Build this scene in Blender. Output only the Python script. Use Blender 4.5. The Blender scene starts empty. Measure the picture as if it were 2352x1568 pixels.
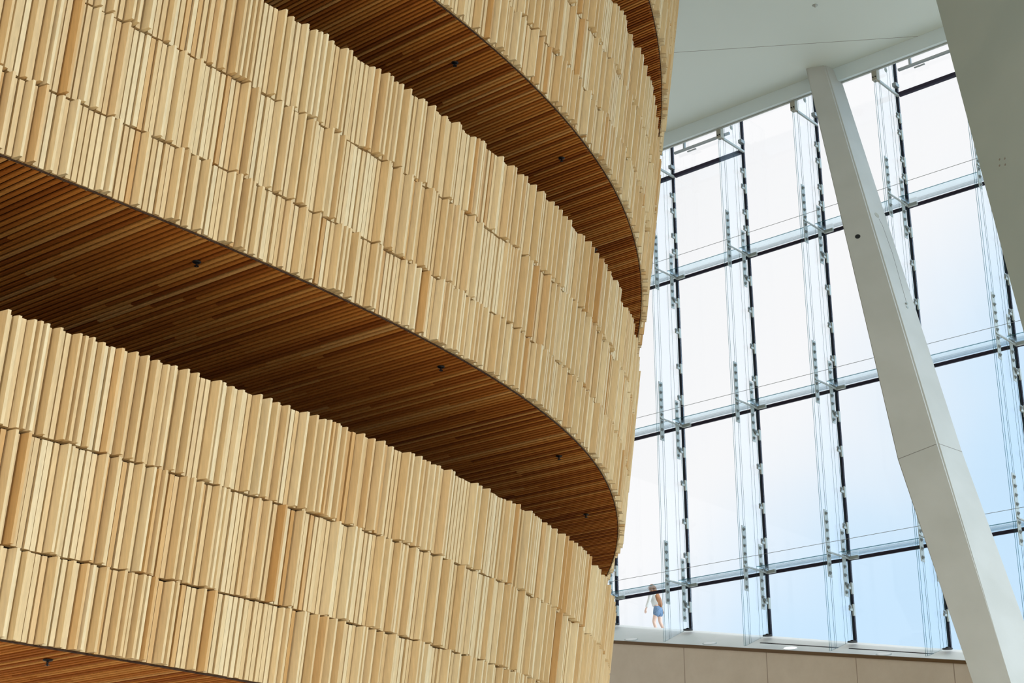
import bpy, bmesh, math, random
from mathutils import Vector, Matrix
S=bpy.context.scene; COL=S.collection
# ------------------------------------------------------------------ camera, sky, light, exposure
EYE=1.6                                   # eye height above the foyer floor
PITCH=math.atan(1426/3735.)
cd=bpy.data.cameras.new('camera'); cam=bpy.data.objects.new('camera',cd); COL.objects.link(cam)
cd.sensor_width=36.0; cd.lens=36.0*3735/2352; cd.clip_end=500
cam.location=(0,0,EYE); cam.rotation_euler=(math.pi/2+PITCH,0,0); S.camera=cam
S.view_settings.view_transform='Standard'; S.view_settings.look='None'; S.view_settings.gamma=1
S.view_settings.use_curve_mapping=False; S.view_settings.exposure=0.0
W=bpy.data.worlds.new('sky'); S.world=W; W.use_nodes=True; nt=W.node_tree; nt.nodes.clear()
def N(nt,t,**k):
    n=nt.nodes.new(t)
    for a,b in k.items(): setattr(n,a,b)
    return n
def math_(nt,op,a,b=None,clamp=False):
    n=N(nt,'ShaderNodeMath',operation=op,use_clamp=clamp)
    for i,v in enumerate((a,b)):
        if v is None: continue
        if isinstance(v,(int,float)): n.inputs[i].default_value=v
        else: nt.links.new(v,n.inputs[i])
    return n.outputs[0]
def dotv(nt,vec,d):
    n=N(nt,'ShaderNodeVectorMath',operation='DOT_PRODUCT'); nt.links.new(vec,n.inputs[0]); n.inputs[1].default_value=d; return n.outputs['Value']
tc=N(nt,'ShaderNodeTexCoord'); g=tc.outputs['Generated']
noi=N(nt,'ShaderNodeTexNoise'); noi.inputs['Scale'].default_value=5.5; noi.inputs['Detail'].default_value=3; nt.links.new(g,noi.inputs['Vector'])
# bluer towards the horizon on the right, white cloud higher up and to the left
t=math_(nt,'ADD',dotv(nt,g,(1.0,0,-1.0)),math_(nt,'MULTIPLY',math_(nt,'SUBTRACT',noi.outputs['Fac'],.5),.16))
mr=N(nt,'ShaderNodeMapRange'); mr.interpolation_type='SMOOTHSTEP'; nt.links.new(t,mr.inputs[0])
mr.inputs[1].default_value=-.19; mr.inputs[2].default_value=.03
mx=N(nt,'ShaderNodeMix',data_type='RGBA'); nt.links.new(mr.outputs[0],mx.inputs[0])
mx.inputs[6].default_value=(.97,.967,.972,1); mx.inputs[7].default_value=(.60,.81,1.0,1)
# sky brightened behind and right of the camera, added to light the interior
lobe=math_(nt,'MAXIMUM',dotv(nt,g,Vector((.88,-.42,.25)).normalized()),0.0)
lobe=math_(nt,'POWER',lobe,2.2)
st=math_(nt,'ADD',math_(nt,'MULTIPLY',lobe,2.7),1.0)
lobe2=math_(nt,'POWER',math_(nt,'MAXIMUM',dotv(nt,g,Vector((-.35,-.9,.2)).normalized()),0.0),1.6)  # added warm fill from behind left, standing in for light inside the foyer
st=math_(nt,'ADD',st,math_(nt,'MULTIPLY',lobe2,.40))
wm=N(nt,'ShaderNodeMix',data_type='RGBA'); nt.links.new(math_(nt,'MULTIPLY',lobe2,.9,True),wm.inputs[0]); nt.links.new(mx.outputs[2],wm.inputs[6]); wm.inputs[7].default_value=(1.0,.90,.76,1)
low=N(nt,'ShaderNodeMapRange'); nt.links.new(dotv(nt,g,(0,0,1)),low.inputs[0]); low.inputs[1].default_value=-.04; low.inputs[2].default_value=.02; low.inputs[3].default_value=.35; low.inputs[4].default_value=1
st=math_(nt,'MULTIPLY',st,low.outputs[0])
bg=N(nt,'ShaderNodeBackground'); nt.links.new(wm.outputs[2],bg.inputs['Color']); nt.links.new(st,bg.inputs['Strength'])
wo=N(nt,'ShaderNodeOutputWorld'); nt.links.new(bg.outputs[0],wo.inputs[0])
sd=bpy.data.lights.new('sun','SUN'); sd.energy=1.25; sd.angle=math.radians(28); sd.color=(1,.96,.88)
sun=bpy.data.objects.new('sun',sd); COL.objects.link(sun)
sun.rotation_euler=Vector((.76,-.55,.42)).to_track_quat('Z','Y').to_euler()

# ------------------------------------------------------------------ frames of reference
F=Vector((0,math.cos(PITCH),math.sin(PITCH))); U=Vector((0,-math.sin(PITCH),math.cos(PITCH)))
NF=Vector((.654,.756,0)).normalized(); UF=Vector((NF.y,-NF.x,0))    # facade normal (outwards), facade run (left -> right)
O=Vector((0,0,EYE))
def fp(u,n,z): return UF*u+NF*n+Vector((0,0,z+EYE))                  # z is height above the eye
def sight(x,y,d): return O+(F+Vector((1,0,0))*((x-1176)/3735.)-U*((y-784)/3735.))*d
rnd=random.Random(7)
# ------------------------------------------------------------------ mesh helpers
def obj(name,bm,mat,parent=None,smooth=False,kind=None,label=None):
    bmesh.ops.recalc_face_normals(bm,faces=bm.faces)
    me=bpy.data.meshes.new(name); bm.to_mesh(me); bm.free()
    for m in (mat if isinstance(mat,(list,tuple)) else [mat]): me.materials.append(m)
    if smooth:
        for p in me.polygons: p.use_smooth=True
    o=bpy.data.objects.new(name,me); COL.objects.link(o)
    if parent: o.parent=parent
    if kind: o['kind']=kind
    if label: o['label']=label
    return o
def tag(o,label,cat,group=None):
    o['label']=label; o['category']=cat
    if group: o['group']=group
    return o
def root(name,loc,label=None,cat=None,group=None,rot=None):
    o=bpy.data.objects.new(name,None); COL.objects.link(o); o.location=loc; o.empty_display_size=.2
    if rot: o.rotation_euler=rot
    if label: tag(o,label,cat,group)
    return o
def hexa(bm,c,mi=0):      # 8 corners: bottom 4, top 4
    v=[bm.verts.new(p) for p in c]
    fs=[]
    for q in ((0,1,2,3),(4,5,6,7),(0,1,5,4),(1,2,6,5),(2,3,7,6),(3,0,4,7)):
        f=bm.faces.new([v[i] for i in q]); f.material_index=mi; fs.append(f)
    return fs
def fbox(bm,u0,u1,n0,n1,z0,z1,off=Vector((0,0,0)),mi=0):
    c=[fp(u0,n0,z0),fp(u1,n0,z0),fp(u1,n1,z0),fp(u0,n1,z0),fp(u0,n0,z1),fp(u1,n0,z1),fp(u1,n1,z1),fp(u0,n1,z1)]
    return hexa(bm,[p-off for p in c],mi)
def box(bm,x0,x1,y0,y1,z0,z1,mi=0):
    return hexa(bm,[Vector(p) for p in ((x0,y0,z0),(x1,y0,z0),(x1,y1,z0),(x0,y1,z0),(x0,y0,z1),(x1,y0,z1),(x1,y1,z1),(x0,y1,z1))],mi)
def cyl(bm,a,b,r0,r1=None,seg=16):
    a,b=Vector(a),Vector(b); r1=r0 if r1 is None else r1; d=(b-a).normalized()
    x=d.orthogonal().normalized(); y=d.cross(x)
    R=[[bm.verts.new(p+(x*math.cos(k*2*math.pi/seg)+y*math.sin(k*2*math.pi/seg))*r) for k in range(seg)] for p,r in ((a,r0),(b,r1))]
    for k in range(seg): bm.faces.new((R[0][k],R[0][(k+1)%seg],R[1][(k+1)%seg],R[1][k]))
    bm.faces.new(R[0]); bm.faces.new(R[1])
def lathe(bm,a,d,prof,seg=20):
    a=Vector(a); d=Vector(d).normalized(); x=d.orthogonal().normalized(); y=d.cross(x); R=[]
    for h,r in prof: R.append([bm.verts.new(a+d*h+(x*math.cos(k*2*math.pi/seg)+y*math.sin(k*2*math.pi/seg))*max(r,.0005)) for k in range(seg)])
    for A,B in zip(R,R[1:]):
        for k in range(seg): bm.faces.new((A[k],A[(k+1)%seg],B[(k+1)%seg],B[k]))
    bm.faces.new(R[0]); bm.faces.new(R[-1])
# ------------------------------------------------------------------ materials
def mat(name,col,rough=.6,metal=0,spec=.4):
    m=bpy.data.materials.new(name); m.use_nodes=True; b=m.node_tree.nodes['Principled BSDF']
    b.inputs['Base Color'].default_value=(*col,1); b.inputs['Roughness'].default_value=rough; b.inputs['Metallic'].default_value=metal
    b.inputs['Specular IOR Level'].default_value=spec; return m
def noisy(m,a,b_,scale,detail=4,stretch=None,bump=0):
    nt=m.node_tree; b=nt.nodes['Principled BSDF']; tc=N(nt,'ShaderNodeTexCoord'); v=tc.outputs['Object']
    if stretch:
        mp=N(nt,'ShaderNodeMapping'); mp.inputs['Scale'].default_value=stretch; nt.links.new(v,mp.inputs[0]); v=mp.outputs[0]
    n=N(nt,'ShaderNodeTexNoise'); n.inputs['Scale'].default_value=scale; n.inputs['Detail'].default_value=detail; nt.links.new(v,n.inputs['Vector'])
    r=N(nt,'ShaderNodeValToRGB'); r.color_ramp.elements[0].color=(*a,1); r.color_ramp.elements[1].color=(*b_,1)
    r.color_ramp.elements[0].position=.35; r.color_ramp.elements[1].position=.65
    nt.links.new(n.outputs['Fac'],r.inputs[0]); nt.links.new(r.outputs[0],b.inputs['Base Color'])
    if bump:
        bp=N(nt,'ShaderNodeBump'); bp.inputs['Strength'].default_value=bump; bp.inputs['Distance'].default_value=.01; nt.links.new(n.outputs['Fac'],bp.inputs['Height']); nt.links.new(bp.outputs[0],b.inputs['Normal'])
    return m
def wood(name,stops,grain,gs,rough=.55,dk=.86):
    m=mat(name,(.5,.5,.5),rough); nt=m.node_tree; b=nt.nodes['Principled BSDF']
    ge=N(nt,'ShaderNodeNewGeometry'); r=N(nt,'ShaderNodeValToRGB'); cr=r.color_ramp
    while len(cr.elements)<len(stops): cr.elements.new(.5)
    for e,(p,c) in zip(cr.elements,stops): e.position=p; e.color=(*c,1)
    nt.links.new(ge.outputs['Random Per Island'],r.inputs[0])
    tc=N(nt,'ShaderNodeTexCoord'); mp=N(nt,'ShaderNodeMapping'); mp.inputs['Scale'].default_value=gs[0]; mp.inputs['Rotation'].default_value=gs[1]
    nt.links.new(tc.outputs['Object'],mp.inputs[0])
    sh=N(nt,'ShaderNodeVectorMath',operation='SCALE'); cb=N(nt,'ShaderNodeCombineXYZ')
    for i in range(3): nt.links.new(ge.outputs['Random Per Island'],cb.inputs[i])
    nt.links.new(cb.outputs[0],sh.inputs[0]); sh.inputs['Scale'].default_value=57
    ad=N(nt,'ShaderNodeVectorMath',operation='ADD'); nt.links.new(mp.outputs[0],ad.inputs[0]); nt.links.new(sh.outputs[0],ad.inputs[1])
    n=N(nt,'ShaderNodeTexNoise'); n.inputs['Scale'].default_value=grain; n.inputs['Detail'].default_value=5; n.inputs['Roughness'].default_value=.65; nt.links.new(ad.outputs[0],n.inputs['Vector'])
    mr=N(nt,'ShaderNodeMapRange'); nt.links.new(n.outputs['Fac'],mr.inputs[0]); mr.inputs[1].default_value=.3; mr.inputs[2].default_value=.7; mr.inputs[3].default_value=dk; mr.inputs[4].default_value=1.06
    mu=N(nt,'ShaderNodeVectorMath',operation='SCALE'); nt.links.new(r.outputs[0],mu.inputs[0]); nt.links.new(mr.outputs[0],mu.inputs['Scale'])
    nt.links.new(mu.outputs[0],b.inputs['Base Color'])
    return m
M_slat=wood('pale_oiled_oak',[(0,(.72,.50,.245)),(.5,(.79,.59,.32)),(.85,(.84,.675,.41)),(.95,(.71,.44,.18)),(1,(.60,.34,.12))],6,((6,6,.7),(0,0,0)))
SD=math.atan2(3998,-4976)
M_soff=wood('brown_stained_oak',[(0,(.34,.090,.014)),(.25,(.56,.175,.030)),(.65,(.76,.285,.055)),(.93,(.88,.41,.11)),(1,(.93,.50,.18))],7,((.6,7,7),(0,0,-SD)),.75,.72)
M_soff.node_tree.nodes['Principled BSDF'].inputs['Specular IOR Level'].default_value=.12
M_core=mat('dark_backing_board',(.022,.011,.006),.9,spec=.1)
M_inner=noisy(mat('brown_wood_lining',(.2,.1,.05),.6),(.10,.05,.025),(.2,.1,.05),3)
M_edge=mat('soffit_edge_strip',(.055,.028,.015),.7,spec=.15)
M_ceil=noisy(mat('painted_ceiling',(.8,.8,.8),.75),(.66,.75,.725),(.70,.785,.755),.12,2)
M_fasc=noisy(mat('painted_fascia',(.8,.8,.8),.6),(.72,.84,.88),(.78,.88,.92),.3,2)
M_floor=noisy(mat('pale_stone_floor',(.6,.6,.6),.5),(.68,.57,.43),(.78,.68,.54),.8)
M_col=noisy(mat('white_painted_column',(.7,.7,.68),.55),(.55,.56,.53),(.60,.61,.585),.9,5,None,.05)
M_col2=noisy(mat('shaded_white_column',(.5,.5,.5),.55),(.33,.42,.44),(.37,.46,.48),.7,5,None,.05)  # white column like the other, its shade put into the colour
M_dark=mat('anodised_mullion',(.028,.028,.042),.7,spec=.1)
M_trans=mat('transom_gasket',(.034,.030,.048),.7,spec=.1)
M_steel=mat('brushed_steel',(.44,.48,.46),.45,.15)
M_bolt=mat('bolt_steel',(.26,.29,.29),.35,.3)
M_brkt=mat('beige_bracket',(.42,.40,.33),.5,.2)
M_black=mat('black_plastic',(.008,.008,.010),.4)
M_sill=noisy(mat('white_sill',(.78,.8,.78),.5),(.84,.88,.86),(.90,.92,.91),1.2)
M_brown=mat('bronze_edge_trim',(.13,.075,.028),.5)
M_joint=mat('joint_line',(.25,.24,.22),.8)
M_roof=noisy(mat('white_stone_roof',(.75,.75,.74),.7),(.68,.68,.67),(.78,.78,.77),.8)
def concrete():
    m=mat('beige_wall_panels',(.5,.45,.38),.7); nt=m.node_tree; b=nt.nodes['Principled BSDF']
    tc=N(nt,'ShaderNodeTexCoord')
    n=N(nt,'ShaderNodeTexNoise'); n.inputs['Scale'].default_value=1.1; n.inputs['Detail'].default_value=8; n.inputs['Roughness'].default_value=.7; nt.links.new(tc.outputs['Object'],n.inputs['Vector'])
    r=N(nt,'ShaderNodeValToRGB'); r.color_ramp.elements[0].color=(.59,.53,.45,1); r.color_ramp.elements[1].color=(.68,.62,.54,1)
    r.color_ramp.elements[0].position=.3; r.color_ramp.elements[1].position=.72
    nt.links.new(n.outputs['Fac'],r.inputs[0])
    u=dotv(nt,tc.outputs['Object'],tuple(UF))
    f=math_(nt,'FRACT',math_(nt,'DIVIDE',math_(nt,'ADD',u,100.25),2.40))
    ln=math_(nt,'LESS_THAN',f,.010)
    mx=N(nt,'ShaderNodeMix',data_type='RGBA'); nt.links.new(ln,mx.inputs[0]); nt.links.new(r.outputs[0],mx.inputs[6]); mx.inputs[7].default_value=(.36,.30,.24,1)
    nt.links.new(mx.outputs[2],b.inputs['Base Color']); return m
M_wall=concrete()
def glass(name,tint,refl,rough=0.0,rcol=(1,1,1)):
    m=bpy.data.materials.new(name); m.use_nodes=True; nt=m.node_tree; nt.nodes.clear()
    tr=N(nt,'ShaderNodeBsdfTransparent'); tr.inputs[0].default_value=(*tint,1)
    gl=N(nt,'ShaderNodeBsdfGlossy'); gl.inputs['Roughness'].default_value=rough; gl.inputs['Color'].default_value=(*rcol,1)
    fr=N(nt,'ShaderNodeFresnel'); fr.inputs[0].default_value=1.45
    ms=N(nt,'ShaderNodeMixShader'); nt.links.new(math_(nt,'MULTIPLY',fr.outputs[0],refl),ms.inputs[0]); nt.links.new(tr.outputs[0],ms.inputs[1]); nt.links.new(gl.outputs[0],ms.inputs[2])
    o=N(nt,'ShaderNodeOutputMaterial'); nt.links.new(ms.outputs[0],o.inputs[0]); return m
G_pane=glass('window_glass',(.99,.995,1.0),.25)
G_fin=glass('fin_glass',(.982,.993,1.0),.025)
G_beam=glass('glass_beam',(.86,.925,.955),.5)
def gedge():
    m=bpy.data.materials.new('glass_cut_edge'); m.use_nodes=True; nt=m.node_tree; nt.nodes.clear()
    tr=N(nt,'ShaderNodeBsdfTransparent'); tr.inputs[0].default_value=(.28,.46,.52,1)
    df=N(nt,'ShaderNodeBsdfDiffuse'); df.inputs[0].default_value=(.10,.22,.25,1)
    ms=N(nt,'ShaderNodeMixShader'); ms.inputs[0].default_value=.45; nt.links.new(tr.outputs[0],ms.inputs[1]); nt.links.new(df.outputs[0],ms.inputs[2])
    o=N(nt,'ShaderNodeOutputMaterial'); nt.links.new(ms.outputs[0],o.inputs[0]); return m
G_edge=gedge()
# ------------------------------------------------------------------ the galleries: one curved, outward leaning plan
K=6.3
KN=[math.radians(a) for a in (-75,-60,-50,-40,-30,-15,0,7,9,90)]
LR=[1.6722,1.9158,2.0886,1.8486,1.0474,.8116,1.4984,2.4,.2,.0]
LEAN=.1244
def interp(x,X,Y):
    if x<=X[0]: return Y[0]
    for i in range(1,len(X)):
        if x<=X[i]: return Y[i-1]+(Y[i]-Y[i-1])*(x-X[i-1])/(X[i]-X[i-1])
    return Y[-1]
DT=math.radians(.25); T0=math.radians(-75); NT=int(math.radians(105)/DT)
TT=[T0+i*DT for i in range(NT)]
C0=[]; cx=cy=0
for a in TT:
    r=math.exp(interp(a,KN,LR)); cx+=-math.sin(a)*r*DT; cy+=math.cos(a)*r*DT; C0.append((cx,cy))
ox,oy=.0315-C0[200][0],2.9349-C0[200][1]
C0=[(a+ox,b+oy) for a,b in C0]
def plan(i,z,off=0.0):
    """plan point at parameter index i (float), z in units of K, off metres outwards"""
    k=min(int(i),NT-2); f=i-k; a=TT[k]+f*DT
    s=(LEAN-.006*a+.0044*a*a)*(z-1); sp=(-.006+.0088*a)*(z-1)
    x=C0[k][0]*(1-f)+C0[k+1][0]*f; y=C0[k][1]*(1-f)+C0[k+1][1]*f
    n=Vector((math.cos(a),math.sin(a),0)); t=Vector((-math.sin(a),math.cos(a),0))
    return (Vector((x,y,0))+n*s+t*sp)*K+n*off, n, t
IA=(math.radians(-50)-T0)/DT; IB=(math.radians(26)-T0)/DT
def cum(z):
    L=[0]; P=plan(IA,z)[0]; I=[IA]; i=IA
    while i<IB: i+=1; Q=plan(i,z)[0]; L.append(L[-1]+(Q-P).length); P=Q; I.append(i)
    return L,I
def slab_poly(z,o0,o1,step=6):
    A=[plan(IA+(IB-IA)*k/90,z,o0)[0] for k in range(91)]
    B=[plan(IA+(IB-IA)*k/90,z,o1)[0] for k in range(91)]
    return A,B
def ring(bm,za,zb,o0,o1,lean=True):
    """solid strip between offsets o0 and o1, heights za..zb (units K)"""
    A,B=slab_poly(za,o0,o1); A2,B2=slab_poly(zb if lean else za,o0,o1)
    def v(P,z): return bm.verts.new((P.x,P.y,z*K+EYE))
    a=[v(p,za) for p in A]; b=[v(p,za) for p in B]; c=[v(p,zb) for p in A2]; d=[v(p,zb) for p in B2]
    for k in range(len(a)-1):
        bm.faces.new((a[k],a[k+1],b[k+1],b[k])); bm.faces.new((c[k],c[k+1],d[k+1],d[k]))
        bm.faces.new((a[k],a[k+1],c[k+1],c[k])); bm.faces.new((b[k],b[k+1],d[k+1],d[k]))
    for k in (0,-1): bm.faces.new((a[k],b[k],d[k],c[k]))
def slat_row(g,za,zb,parent,seed):
    """one row of upright slats; some are flush boards, others stand out with a slanted left face"""
    r=random.Random(seed); bm=bmesh.new(); zm=G[g][0]+.2; L,I=cum(zm); s=.02; j=0; deep=False
    while s<L[-1]-.1:
        pitch=.0640; w=pitch-r.uniform(.0150,.0195)
        deep=r.random()<(.34 if deep else .46)
        if deep: d=r.choice((.040,.055,.065,.075,.082)); a=w*r.uniform(.36,.52); dl=r.uniform(-.012,.0)
        else: d=r.choice((-.010,-.008,0,.006)); a=0; dl=d
        while L[j+1]<s: j+=1
        i=I[j]+(s-L[j])/(L[j+1]-L[j])
        z0=za+.0019+r.uniform(0,.0012); z1=zb-.0003-r.uniform(0,.0012)
        sec=[(-.072,-w/2),(-.072,w/2),(d,w/2)]+([(d,-w/2+a),(dl,-w/2)] if a else [(d,-w/2)])
        rings=[]
        for z in (z0,z1):
            P,n,t=plan(i,z); P.z=z*K+EYE
            rings.append([bm.verts.new(P+n*x+t*y) for x,y in sec])
        A,B=rings; m=len(sec)
        for k in range(m): bm.faces.new((A[k],A[(k+1)%m],B[(k+1)%m],B[k]))
        bm.faces.new(A); bm.faces.new(B); s+=pitch
    return obj('slat_row',bm,M_slat,parent)
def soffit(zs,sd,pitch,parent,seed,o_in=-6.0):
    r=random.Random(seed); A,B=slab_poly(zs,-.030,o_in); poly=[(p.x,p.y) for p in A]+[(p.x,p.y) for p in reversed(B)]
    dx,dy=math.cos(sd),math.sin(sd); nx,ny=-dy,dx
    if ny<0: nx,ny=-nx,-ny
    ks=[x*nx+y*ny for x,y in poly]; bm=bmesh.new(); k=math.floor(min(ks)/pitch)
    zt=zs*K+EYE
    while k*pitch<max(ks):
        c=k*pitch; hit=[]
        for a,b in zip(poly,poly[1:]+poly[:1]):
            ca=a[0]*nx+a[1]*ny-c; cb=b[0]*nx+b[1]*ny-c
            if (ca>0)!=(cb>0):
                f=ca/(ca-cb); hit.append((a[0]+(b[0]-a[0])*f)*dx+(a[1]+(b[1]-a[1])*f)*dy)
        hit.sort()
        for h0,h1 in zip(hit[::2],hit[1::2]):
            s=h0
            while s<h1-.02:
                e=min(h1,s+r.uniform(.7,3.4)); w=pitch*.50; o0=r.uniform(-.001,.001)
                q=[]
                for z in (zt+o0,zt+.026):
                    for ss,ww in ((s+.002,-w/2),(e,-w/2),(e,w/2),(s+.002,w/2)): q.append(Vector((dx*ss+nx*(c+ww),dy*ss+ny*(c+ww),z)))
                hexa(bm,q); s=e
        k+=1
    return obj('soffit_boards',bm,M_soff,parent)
G=[ # bottom, row joints..., top   (units of K above the eye)
 (.384,[.500,.648,.797],'lowest curved wooden gallery front of the four, three rows of pale slats, at bottom left'),
 (1.0,[1.112,1.257,1.4033],'second curved wooden gallery front up, its three slat rows crossing the middle'),
 (1.5988,[1.702,1.836,1.9714],'third curved wooden gallery front up, with brown boarded soffit, at top centre'),
 (2.1586,[2.265,2.405,2.545,2.69,2.83],'uppermost curved wooden gallery front, a narrow sliver beside the white ceiling')]
SDS=(math.atan2(3998,-5000),math.atan2(3998,-5050),math.atan2(3998,-4690),math.atan2(3998,-4650))
for gi,(zb,rows,lab) in enumerate(G):
    P=plan((IA+IB)/2,zb)[0]
    gr=root('wooden_gallery',(0,0,0),lab,'balcony','curved slatted galleries')
    za=zb
    for k,zt in enumerate(rows): slat_row(gi,za,zt,gr,100*gi+k); za=zt
    bm=bmesh.new(); ring(bm,zb+.004,rows[-1]-.014,-.071,-.19); obj('parapet_core',bm,M_core,gr)
    bm=bmesh.new(); ring(bm,zb+.0068,zb+.055,-.08,-6.0,False); obj('floor_slab',bm,M_core,gr)
    bm=bmesh.new(); ring(bm,zb-.0004,zb+.0025,-.022,-.030,False); obj('soffit_edge',bm,M_edge,gr)
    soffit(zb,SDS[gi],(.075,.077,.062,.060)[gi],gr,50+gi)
    bm=bmesh.new(); ring(bm,zb+.055,(G[gi+1][0]-.012 if gi<3 else 3.35),-5.6,-5.9,False); obj('inner_wall',bm,M_inner,gr)
# small black sprinkler heads under the soffits
def onlevel(x,y,z):
    r=sight(x,y,1)-O; return O+r*(z/r.z)
SP=[(1045,147,2,'nearer the picture top, on the third gallery soffit'),(1290,366,2,'on the third gallery soffit, close to its slatted edge'),
    (1366,576,2,'on the third gallery soffit, half hidden behind slat tops'),
    (452,604,1,'leftmost on the soffit of the second gallery'),(1013,845,1,'mid way along the soffit of the second gallery'),
    (1284,1050,1,'second from the right on the second gallery soffit'),(1346,1184,1,'rightmost on the second gallery soffit, near its pointed end'),
    (110,1517,0,'on the dark soffit of the lowest gallery, at bottom left')]
for x,y,gi,lab in SP:
    z=G[gi][0]*K; p=onlevel(x,y-4,z)
    o=root('sprinkler_head',p,'small black sprinkler head '+lab,'sprinkler','black sprinkler heads')
    bm=bmesh.new(); lathe(bm,(0,0,-.003),(0,0,-1),[(0,.042),(.006,.044),(.014,.034),(.02,.014)]); obj('base_plate',bm,M_black,o,True)
    bm=bmesh.new(); lathe(bm,(0,0,-.018),(0,0,-1),[(0,.010),(.030,.009),(.031,.024),(.035,.024),(.036,.006),(.044,.004)],14); obj('nozzle',bm,M_black,o)
# ------------------------------------------------------------------ room shell
def struct(name,bm,m): 
    o=obj(name,bm,m); o['kind']='structure'; return o
bm=bmesh.new(); box(bm,-45,45,-30,75,-.2,0); struct('floor',bm,M_floor)
NI=33.70; ZC=21.87; ZL=21.47
bm=bmesh.new(); fbox(bm,-45,30,-14,NI,ZC,ZC+.3); struct('ceiling',bm,M_ceil)
bm=bmesh.new(); fbox(bm,-45,30,NI-.02,NI+.08,ZL,ZC-.002); 
fbox(bm,-45,30,NI+.08,35.4,22.9,23.1); struct('trim_1',bm,M_fasc)
bm=bmesh.new(); fbox(bm,-40,0,NI+.085,NI+.13,ZL-.035,ZL+.05); struct('trim_2',bm,M_steel)
bm=bmesh.new(); fbox(bm,-40,0,34.93,35.03,22.20,22.9); struct('trim_3',bm,M_steel)
# fine joint across the ceiling
def seam(bm,a,b,w,up):
    d=(b-a).normalized(); s=d.cross(up).normalized()*w/2; q=[a-s,b-s,b+s,a+s]; hexa(bm,q+[p+up*.006 for p in q])
bm=bmesh.new(); seam(bm,onlevel(1450,127,ZC)-Vector((0,0,.003)),onlevel(2112,83,ZC)-Vector((0,0,.003)),.012,Vector((0,0,1))); struct('trim_4',bm,M_joint)
o=root('sprinkler_head',onlevel(1872,12,ZC),'pale sprinkler head in the white ceiling, at the top edge of the picture','sprinkler')
bm=bmesh.new(); lathe(bm,(0,0,.004),(0,0,-1),[(0,.07),(.01,.07),(.03,.03),(.06,.02)]); obj('base_plate',bm,M_steel,o,True)
# facade ------------------------------------------------------------
MU=[-26.50,-24.115,-21.718,-19.355,-16.92,-14.53,-12.13,-9.73,-7.33,-4.93]
TZ=[9.24,13.63,18.00]; T0Z=21.26; GT=22.6
def zg(u): return 8.09-.1865*(u+24.07)           # foot of the glass
def zi(u): return 7.56-.1665*(u+24.07)           # inner edge of the sill
for k,u in enumerate(MU):
    bm=bmesh.new(); fbox(bm,u-.036,u+.036,34.965,35.035,zg(u)-.02,GT); struct('trim_%d'%(20+k),bm,M_dark)
VENT=[1,1,0,0,1,1,0,0,1]
for k in range(9):
    a,b=MU[k]+.036,MU[k+1]-.036
    w=root('window_%d'%(k+1),fp((a+b)/2,35,zg((a+b)/2))); w['kind']='structure'; off=w.location
    lv=[None]+TZ+([T0Z] if VENT[k] else [])+[GT]
    for j in range(len(lv)-1):
        bm=bmesh.new()
        za=[zg(a),zg(b)] if lv[j] is None else [lv[j]+.02]*2
        zt=lv[j+1]-.02
        c=[fp(a,34.995,za[0]),fp(b,34.995,za[1]),fp(b,35.02,za[1]),fp(a,35.02,za[0]),fp(a,34.995,zt),fp(b,34.995,zt),fp(b,35.02,zt),fp(a,35.02,zt)]
        hexa(bm,[p-off for p in c]); obj('pane',bm,G_pane,w)
    for z in TZ:
        bm=bmesh.new(); fbox(bm,a,b,34.975,35.03,z-.045,z+.035,off); obj('transom',bm,M_trans,w)
        bm=bmesh.new(); fbox(bm,a+.03,b-.03,34.42,34.96,z+.04,z+.062,off)
        for f in bm.faces:
            if abs(f.calc_center_median().dot(NF)+off.dot(NF)-34.42)<.02: f.material_index=1
        obj('glass_beam',bm,[G_beam,G_edge],w)
        bm=bmesh.new(); fbox(bm,a-.01,a+.26,34.90,34.985,z-.04,z+.038,off); obj('joint_bracket',bm,M_steel,w)
    if VENT[k]:
        bm=bmesh.new(); fbox(bm,a,b,34.98,35.10,T0Z-.045,T0Z+.045,off); obj('transom',bm,M_trans,w)
# window openers
for k,lab in ((1,'thin grey window opener bar under the ceiling, close to the wooden galleries'),(4,'thin grey window opener bar under the ceiling, beside the big shaded column')):
    a=MU[k]+.15; bmo=root('window_opener',fp(a,34.9,21.98),lab,'window opener','window opener bars'); off=bmo.location
    bm=bmesh.new(); fbox(bm,a,a+1.9,34.86,34.93,21.86,21.92,off); obj('bar',bm,M_bolt,bmo)
    bm=bmesh.new(); fbox(bm,a+.45,a+.75,34.88,34.92,21.78,21.805,off); obj('pull_catch',bm,M_bolt,bmo)
    for h in (.3,1.6):
        bm=bmesh.new(); fbox(bm,a+h,a+h+.06,34.9,34.96,21.92,22.2,off); obj('hanger',bm,M_bolt,bmo)
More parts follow.
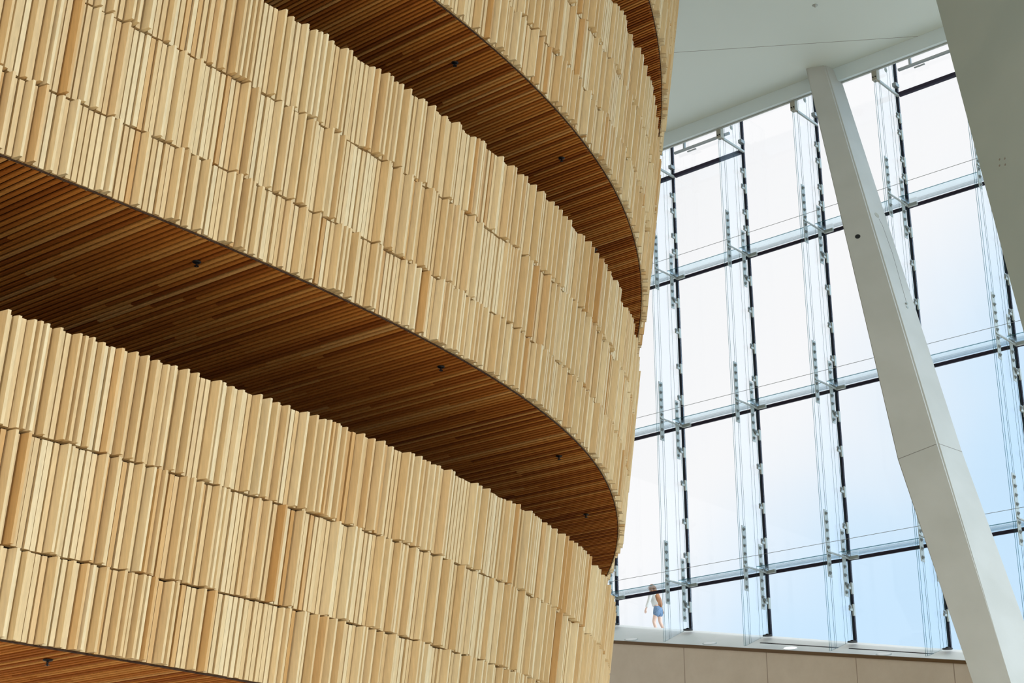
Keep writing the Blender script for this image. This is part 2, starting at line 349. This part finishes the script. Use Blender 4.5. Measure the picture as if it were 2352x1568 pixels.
# glass fins
FN=33.84
FLAB={-26.50:'tall glass fin almost hidden behind the wooden galleries, only its lower end in view',
 -24.115:'leftmost full glass fin, right next to the wooden galleries, person beside its foot',
 -21.718:'second tall glass fin from the wooden galleries, standing clear of the column',
 -19.355:'third tall glass fin from the wooden galleries, its top meeting the leaning white column',
 -16.92:'fourth tall glass fin, passing behind the leaning white column',
 -14.53:'rightmost glass fin in view, between white column and big shaded column'}
def bolt_bm(p,r=.032,h=.03): 
    bm=bmesh.new(); lathe(bm,p,UF,[(0,r*1.1),(h*.5,r*1.1),(h*.55,r*.7),(h,r*.62),(h*1.02,r*.25),(h*1.25,r*.2)],12); return bm
for u,lab in FLAB.items():
    zb=7.60-.1665*(u+24.07)+.02; g=zg(u)+.03
    fr=root('glass_fin',fp(u,FN,zb),lab,'glass fin','tall glass fins'); off=fr.location
    for j,(du,dn) in enumerate(((-.045,0),(0,0))):
        bm=bmesh.new(); u0,u1=u+du-.006,u+du+.006; z0=zb+(g-zb)*dn/1.12
        c=[fp(u0,FN+dn,z0),fp(u1,FN+dn,z0),fp(u1,34.94,g),fp(u0,34.94,g),fp(u0,FN+dn,22.4),fp(u1,FN+dn,22.4),fp(u1,34.94,22.4),fp(u0,34.94,22.4)]
        fs=hexa(bm,[p-off for p in c])
        bm.normal_update()
        for f in bm.faces:
            if abs(f.normal.dot(UF))<.5: f.material_index=1
        obj('glass_sheet',bm,[G_fin,G_edge],fr)
    for du,dn in ((.012,.16),(.012,.24),(.012,.66),(.012,.80)):      # thin strips added for the edge reflections in the fin glass
        bm=bmesh.new(); z0=zb+(g-zb)*dn/1.12; w=.004 if dn>.2 else .008; fbox(bm,u+du-.0045,u+du+.0005,FN+dn,FN+dn+w,z0+.01,22.3,off); obj('edge_reflection',bm,G_edge,fr)
    pu=u+.02
    for z in TZ:
        for (n0,n1) in ((FN+.05,FN+.23),(34.62,34.78)):
            bm=bmesh.new(); fbox(bm,pu,pu+.012,n0,n1,z-.98+(.35 if n0<34 else 0),z+.98+(.35 if n0<34 else 0)-.30,off)
            fs=obj('splice_plate',bm,M_steel,fr)
            for q in range(8):
                zz=z-.88+(.35 if n0<34 else 0)+q*.21
                if n0>34 and q in (4,): continue
                o=obj('bolt',bolt_bm(fp(pu+.012,(n0+n1)/2,zz)-off,.042,.04),M_bolt,fs)
        bm=bmesh.new(); fbox(bm,pu+.0,pu+.04,FN+.06,34.95,z-.03,z+.0,off); obj('strut',bm,M_steel,fr)
        bm=bmesh.new(); cyl(bm,fp(pu+.03,34.66,z+.10)-off,fp(pu+.03,34.98,z-.02)-off,.028); obj('elbow',bm,M_bolt,fr)
    # clamps on the mullion
    cz=[]
    lv=[zg(u)]+TZ+[T0Z]
    for a,b in zip(lv,lv[1:]):
        d=b-a
        cz+= [a+.75,b-.75] if d>2 else [a+d*.5]
        if d>3.0: cz+=[a+d*.38,a+d*.62]
    for z in cz:
        bm=bmesh.new(); fbox(bm,u+.02,u+.06,34.76,34.97,z-.03,z+.03,off); fbox(bm,u+.036,u+.075,34.90,34.98,z-.14,z+.14,off)
        cl=obj('clamp',bm,M_steel,fr); obj('bolt',bolt_bm(fp(u+.055,34.76,z+.05)-off,.05,.04),M_bolt,cl)
    # head bracket and head strut
    bm=bmesh.new(); fbox(bm,u-.07,u+.07,FN-.05,FN+.10,21.18,21.62,off); hb=obj('head_bracket',bm,M_brkt,fr)
    for du in (-.035,.035):
        for z in (21.26,21.50): 
            bm=bmesh.new(); cyl(bm,fp(u+du,FN-.05,z)-off,fp(u+du,FN-.07,z)-off,.018); obj('bolt',bm,M_black,hb)
    bm=bmesh.new(); fbox(bm,u+.02,u+.07,FN+.1,34.97,21.16,21.22,off); obj('head_strut',bm,M_steel,fr)
    bm=bmesh.new(); fbox(bm,u-.02,u+.09,34.80,34.98,21.42,21.52,off); obj('head_clamp',bm,M_bolt,fr)
    obj('bolt',bolt_bm(fp(u+.03,34.40,21.72)-off,.06,.03),M_steel,fr)
    bm=bmesh.new(); lathe(bm,fp(u,34.86,g-.06)-off,(0,0,1),[(0,.12),(.02,.12),(.025,.05),(.05,.04)],16); obj('foot',bm,M_black,fr)
# steel rods running across all the fins
for z,lab in zip((9.33,13.66,18.01),('thin steel rod running across the fins above the lowest transom','thin steel rod running across the fins above the middle transom','thin steel rod running across the fins above the upper transom')):
    a=fp(-27,FN-.03,z+.08); b=fp(-11.5,FN-.03,z+.08)
    bm=bmesh.new(); cyl(bm,Vector((0,0,0)),b-a,.006,seg=8)
    o=obj('steel_rod',bm,M_bolt); o.location=a; tag(o,lab,'rod','horizontal steel rods')
# sill, brown edge, wall below ---------------------------------------
def sillstrip(bm,u0,u1,f0,f1,h):   # f: 0 inner edge .. 1 at the glass, follows the slope
    def P(u,f,dz): return fp(u,NI+(35.12-NI)*f,zi(u)+(zg(u)-zi(u))*f+dz)
    hexa(bm,[P(u0,f0,h[0]),P(u1,f0,h[0]),P(u1,f1,h[0]),P(u0,f1,h[0]),P(u0,f0,h[1]),P(u1,f0,h[1]),P(u1,f1,h[1]),P(u0,f1,h[1])])
bm=bmesh.new(); sillstrip(bm,-34,0,0,1,(-.25,0)); struct('trim_12',bm,M_sill)
bm=bmesh.new()
u0,u1=-34,0
hexa(bm,[fp(u0,NI-.06,zi(u0)-.085),fp(u1,NI-.06,zi(u1)-.085),fp(u1,NI-.001,zi(u1)-.085),fp(u0,NI-.001,zi(u0)-.085),fp(u0,NI-.06,zi(u0)-.01),fp(u1,NI-.06,zi(u1)-.01),fp(u1,NI-.001,zi(u1)+.004),fp(u0,NI-.001,zi(u0)+.004)])
struct('trim_13',bm,M_brown)
bm=bmesh.new(); hexa(bm,[fp(u0,NI-.03,-EYE),fp(u1,NI-.03,-EYE),fp(u1,NI+.3,-EYE),fp(u0,NI+.3,-EYE),fp(u0,NI-.03,zi(u0)-.085),fp(u1,NI-.03,zi(u1)-.085),fp(u1,NI+.3,zi(u1)-.26),fp(u0,NI+.3,zi(u0)-.26)])
struct('wall_back',bm,M_wall)
for k,(a,b) in enumerate(((MU[2]+.12,MU[3]-.1),(MU[3]+.2,MU[4]-.1))):
    bm=bmesh.new(); sillstrip(bm,a,b,.42,.455,(-.004,.012)); struct('trim_%d'%(14+k),bm,M_black)
# in-sill round lights
M_lamp=mat('frosted_lamp_glass',(.9,.9,.9),.3); lb=M_lamp.node_tree.nodes['Principled BSDF']; lb.inputs['Emission Color'].default_value=(1,1,1,1); lb.inputs['Emission Strength'].default_value=.9
M_lens=mat('uplight_lens',(.84,.87,.86),.25)
for k,(px,py,lit,lab) in enumerate(((1450,1468,0,'round unlit light set in the white sill, next to the wooden galleries'),(1630,1477,0,'round unlit light set in the white sill between first and second fin'),
      (1815,1488,1,'round light set in the white sill, glowing bright white'),(2030,1502,0,'round unlit light set in the white sill, just left of the column'))):
    best=None
    for f in (.25,.3,.35,.4):
        pass
    # intersect the sight direction with the sill plane
    A=fp(-20,NI,zi(-20)); B=fp(-19,NI,zi(-19)); Cc=fp(-20,35.12,zg(-20)); nn=(B-A).cross(Cc-A).normalized()
    if nn.z<0: nn=-nn
    r=sight(px,py,1)-O; tt=(A-O).dot(nn)/r.dot(nn); p=O+r*tt
    q=nn.to_track_quat('Z','Y').to_euler()
    o=root('recessed_light',p,lab,'light','round lights in the sill',q)
    bm=bmesh.new(); lathe(bm,(0,0,-.004),(0,0,1),[(0,.185),(.007,.185),(.008,.17),(.005,.165)],32); obj('ring',bm,M_steel if k!=2 else M_lens,o)
    bm=bmesh.new(); lathe(bm,(0,0,0),(0,0,1),[(0,.155),(.009,.155),(.011,.12)],32); obj('lens',bm,M_lamp if lit else M_lens,o)
# roof slope outside, white stone
bm=bmesh.new()
def zr(u,n): return zg(u)-.12+(n-35.12)*.07
q=[(-60,35.14),(10,35.14),(10,55),(-60,55)]
hexa(bm,[fp(u,n,zr(u,n)-.5) for u,n in q]+[fp(u,n,zr(u,n)) for u,n in q]); o=obj('sloping_roof',bm,M_roof); o['kind']='structure'; o.name='floor_outside'
# ------------------------------------------------------------------ leaning columns
def prism(bm,rings,bev=.03):
    R=[[bm.verts.new(p) for p in r] for r in rings]; n=len(R[0])
    for A,B in zip(R,R[1:]):
        for k in range(n): bm.faces.new((A[k],A[(k+1)%n],B[(k+1)%n],B[k]))
    bm.faces.new(R[0]); bm.faces.new(R[-1])
def lvl(xa,xb,xc,ya,yb,yc,d):
    A=sight(xa,ya,d+.10); B=sight(xb,yb,d); Cc=sight(xc,yc,d+.42); return [A,B,Cc,A+Cc-B]
top=lvl(1857,1903,1928,190,176,165,42.2); kin=lvl(2060,2155,2212,1055,1018,1038,35.6); bot=lvl(2235,2322,2404,1568,1568,1568,31.8)
def hit(x,y,a,b,c):
    nn=(b-a).cross(c-a).normalized(); r=sight(x,y,1)-O; return O+r*((a-O).dot(nn)/r.dot(nn))
for rg,(xa,ya,xc,yc) in ((bot,(2235,1568,2404,1568)),(top,(1857,190,1928,165))):   # keep each face of the shaft flat
    rg[0]=hit(xa,ya,kin[0],kin[1],rg[1]); rg[2]=hit(xc,yc,kin[1],kin[2],rg[1]); rg[3]=rg[0]+rg[2]-rg[1]
top=[t+(t-k)*(((ZC+EYE+.01)-t.z)/(t.z-k.z)) for t,k in zip(top,kin)]
flr=[b+(b-k)*((b.z+.01)/(k.z-b.z)) for b,k in zip(bot,kin)]
c1=root('leaning_column',sum(flr,Vector())/4,'leaning white column with a kink, standing in front of the glass facade','column'); off=c1.location
bm=bmesh.new(); prism(bm,[[p-off for p in r] for r in (flr,bot,kin,top)])
bmesh.ops.bevel(bm,geom=[e for e in bm.edges if abs((e.verts[0].co-e.verts[1].co).normalized().z)>.5],offset=.035,segments=2,affect='EDGES')
obj('shaft',bm,M_col,c1)
def onface(px,py,a,b,c):
    nn=(b-a).cross(c-a).normalized(); r=sight(px,py,1)-O; t=(a-O).dot(nn)/r.dot(nn); p=O+r*t
    if nn.dot(r)>0: nn=-nn
    return p,nn
# panel joint at the kink, an anchor hole, a covered hole and a hairline joint
bm=bmesh.new()
for a,b,f3 in ((kin[0],kin[1],flr[0]),(kin[1],kin[2],flr[1])):
    nn=(b-a).cross(f3-a).normalized()
    if nn.dot(a-O)>0: nn=-nn
    e=(b-a)*.04; seam(bm,a+e-nn*.004-off,b-e-nn*.004-off,.014,nn)
obj('panel_joint',bm,M_joint,c1)
p,nn=onface(1970,543,kin[0],kin[1],top[1]); bm=bmesh.new(); cyl(bm,p-nn*.02-off,p+nn*.004-off,.065); obj('anchor_hole',bm,M_black,c1,label='dark round hole')
p,nn=onface(2014,494,kin[1],kin[2],top[1]); bm=bmesh.new(); cyl(bm,p-nn*.02-off,p+nn*.004-off,.075); obj('hole_cover',bm,M_brkt,c1,label='beige round cover')
bm=bmesh.new(); pts=[onface(x,y,kin[1],kin[2],top[1]) for x,y in ((2019,503),(2027,518),(2050,582),(2068,645),(2083,698))]
for (a,na),(b,_) in zip(pts,pts[1:]): seam(bm,a-na*.004-off,b-na*.004-off,.012,na)
obj('hairline_joint',bm,M_joint,c1)
p,nn=onface(2084,705,kin[1],kin[2],top[1]); bm=bmesh.new(); cyl(bm,p-nn*.02-off,p+nn*.01-off,.04); cyl(bm,p-nn*.02+Vector((0,0,.10))-off,p+nn*.01+Vector((0,0,.10))-off,.03); obj('small_hook',bm,M_steel,c1)
o=root('ceiling_camera',onlevel(1875,184,ZC),'small black dome at the head of the leaning white column','dome camera')
bm=bmesh.new(); lathe(bm,(0,0,.01),(0,0,-1),[(0,.14),(.05,.14),(.11,.11),(.15,.06),(.165,.01)],20); obj('dome',bm,M_black,o,True)
# foreground column
def l2(x,y,d,wx=900,dd=.0):
    B=sight(x,y,d); A=B+Vector((.55,-1.7,0)); return [B,A,A+Vector((1.6,.5,0)),B+Vector((1.6,.5,0))]
m0=l2(2150,0,19.0); m1=l2(2352,765,15.6)
up=[a+(a-b)*(((ZC+EYE+.01)-a.z)/(a.z-b.z)) for a,b in zip(m0,m1)]
dn=[b+(b-a)*((b.z+.01)/(a.z-b.z)) for a,b in zip(m0,m1)]
c2=root('leaning_column',sum(dn,Vector())/4,'big white leaning column, coloured darker for its shade, filling the top right corner, close to the viewer','column'); off=c2.location
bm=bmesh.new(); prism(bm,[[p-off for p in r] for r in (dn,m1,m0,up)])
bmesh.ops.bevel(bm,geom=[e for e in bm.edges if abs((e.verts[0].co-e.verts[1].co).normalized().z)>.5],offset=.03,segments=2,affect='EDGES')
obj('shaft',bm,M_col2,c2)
for x,y in ((2296,366),(2308,364),(2296,380),(2309,378)):
    p,nn=onface(x,y,m0[0],m0[1],m1[0]); bm=bmesh.new(); cyl(bm,p-nn*.01-off,p+nn*.003-off,.012); obj('plug',bm,M_joint,c2)
# ------------------------------------------------------------------ the walker on the roof outside
M_skin=mat('light_skin',(.72,.50,.40),.5); M_hair=noisy(mat('auburn_hair',(.3,.12,.05),.5),(.20,.075,.022),(.46,.20,.075),14,4,(1,1,.12))
M_shirt=noisy(mat('white_cotton',(.8,.8,.78),.8),(.60,.61,.58),(.72,.73,.70),6)
M_denim=noisy(mat('blue_denim',(.1,.2,.35),.8),(.085,.17,.30),(.16,.27,.42),25)
M_eye=mat('eye',(.05,.04,.03),.2); M_lip=mat('lips',(.5,.2,.18),.4)
fw=Vector((-.88,.47,0)).normalized(); lf=Vector((-fw.y,fw.x,0))
r0=sight(1513,1449,1)-O; pp=O+r0*(40.6/r0.dot(NF)); pu=pp.dot(UF)
foot=Vector((pp.x,pp.y,EYE+zr(pu,40.6)+.012))
pr=root('person',foot,'person with long auburn hair, white loose top and denim shorts walking outside behind the glass','person')
def L(a,b,z): return fw*a+lf*b+Vector((0,0,z))
def skin(name,chains,m,parent,sub=2):
    me=bpy.data.meshes.new(name); vs=[];es=[];rad=[];ix={}
    for ch in chains:
        prev=None
        for (a,b,z,r) in ch:
            key=(round(a,4),round(b,4),round(z,4))
            if key not in ix: ix[key]=len(vs); vs.append(L(a,b,z)); rad.append(r)
            if prev is not None: es.append((prev,ix[key]))
            prev=ix[key]
    me.from_pydata(vs,es,[]); o=bpy.data.objects.new(name,me); COL.objects.link(o)
    o.modifiers.new('skin','SKIN'); me.materials.append(m)
    for i,d in enumerate(me.skin_vertices[0].data):
        d.radius=(rad[i] if isinstance(rad[i],tuple) else (rad[i],rad[i])); d.use_root=(i==0)
    s=o.modifiers.new('sub','SUBSURF'); s.levels=sub; s.render_levels=sub
    dg=bpy.context.evaluated_depsgraph_get(); dg.update(); m2=bpy.data.meshes.new_from_object(o.evaluated_get(dg))
    o.modifiers.clear(); o.data=m2
    if not m2.materials: m2.materials.append(m)
    for p in m2.polygons: p.use_smooth=True
    o.parent=parent; return o
def hand(a,b,z,sa,sb):
    ch=[]
    for k,(oy,ln) in enumerate(((-.028,.060),(-.010,.070),(.009,.066),(.027,.052))):
        ch.append([(a,b,z,.026),(a+oy*.9,b+.004*sb,z-.045,.014),(a+oy+.006,b+.002*sb,z-.045-ln*.5,.0085),(a+oy+.010+.012*sa,b-.006*sb,z-.045-ln,.0075)])
    ch.append([(a,b,z,.026),(a+.035,b-.012*sb,z-.02,.011),(a+.052,b-.018*sb,z-.052,.0085)])
    return ch
body=[[(0,0,.88,.10),(.03,0,1.05,.088),(.10,0,1.24,.10),(.15,0,1.36,.075),(.185,0,1.425,.045),(.21,0,1.50,.070),(.225,0,1.575,.082),(.225,0,1.625,.055)],
 [(.21,0,1.50,.070),(.285,0,1.475,.035)],[(.225,0,1.575,.082),(.315,0,1.545,.014)],
 [(.225,0,1.575,.082),(.225,.088,1.555,.014)],[(.225,0,1.575,.082),(.225,-.088,1.555,.014)],
 [(0,0,.88,.10),(.0,.088,.84,.088),(.06,.09,.64,.074),(.115,.09,.475,.055),(.075,.09,.34,.054),(.0,.09,.09,.034),(.03,.09,.035,.032),(.13,.09,.02,.022)],
 [(0,0,.88,.10),(-.01,-.088,.84,.088),(-.01,-.09,.64,.074),(-.02,-.09,.465,.055),(-.09,-.09,.33,.054),(-.17,-.09,.10,.034),(-.15,-.09,.045,.032),(-.05,-.09,.02,.022)],
 [(.15,0,1.36,.075),(.15,.165,1.335,.050),(.20,.215,1.08,.036),(.30,.225,.87,.024),(.315,.225,.835,.026)],
 [(.15,0,1.36,.075),(.13,-.165,1.335,.050),(.03,-.225,1.09,.036),(-.06,-.235,.88,.024),(-.07,-.235,.845,.026)]]
body+=[[(a,b,z,r) for a,b,z,r in c] for c in hand(.315,.225,.835,1,1)]+hand(-.07,-.235,.845,1,-1)
skin('body',body,M_skin,pr)
skin('top',[[(.01,0,.93,(.14,.18)),(.04,0,1.06,(.135,.175)),(.11,0,1.24,(.13,.165)),(.15,0,1.355,(.10,.13)),(.17,0,1.39,(.06,.07))],
 [(.15,0,1.355,(.10,.13)),(.15,.170,1.34,.070),(.20,.222,1.09,.058),(.285,.232,.895,.048)],
 [(.15,0,1.355,(.10,.13)),(.13,-.175,1.34,.075),(.03,-.235,1.10,.070),(-.045,-.242,.92,.058)]],M_shirt,pr)
skin('denim_shorts',[[(.015,0,.99,.12),(0,0,.90,.148),(.0,.075,.80,.122),(.045,.095,.60,.112)],[(0,0,.90,.148),(-.01,-.075,.80,.122),(-.015,-.095,.60,.112)]],M_denim,pr)
skin('hair',[[(.20,0,1.66,.05),(.19,0,1.61,.094),(.16,0,1.53,.098),(.10,0,1.42,.10),(.04,.01,1.28,.11),(-.03,.02,1.12,.115),(-.085,.02,.99,.09),(-.12,.02,.89,.035)],
 [(.16,0,1.53,.098),(.18,.06,1.50,.055),(.13,.09,1.36,.05)],[(.16,0,1.53,.098),(.18,-.06,1.50,.055),(.13,-.09,1.36,.05)]],M_hair,pr)
for s in (1,-1):
    bm=bmesh.new(); bmesh.ops.create_uvsphere(bm,u_segments=10,v_segments=8,radius=.013); bmesh.ops.translate(bm,verts=bm.verts,vec=L(.292,.032*s,1.57)); obj('eye',bm,M_eye,pr,True)
bm=bmesh.new(); bmesh.ops.create_uvsphere(bm,u_segments=10,v_segments=8,radius=.012); bmesh.ops.scale(bm,verts=bm.verts,vec=(1.6,1.6,.6)); bmesh.ops.translate(bm,verts=bm.verts,vec=L(.300,0,1.505)); obj('mouth',bm,M_lip,pr,True)
M_shoe=mat('white_trainer',(.7,.7,.7),.6)
for a,b in ((.02,.09),(-.16,-.09)):
    skin('shoe',[[(a-.02,b,.045,.042),(a+.05,b,.04,.044),(a+.125,b,.032,.034)]],M_shoe,pr)
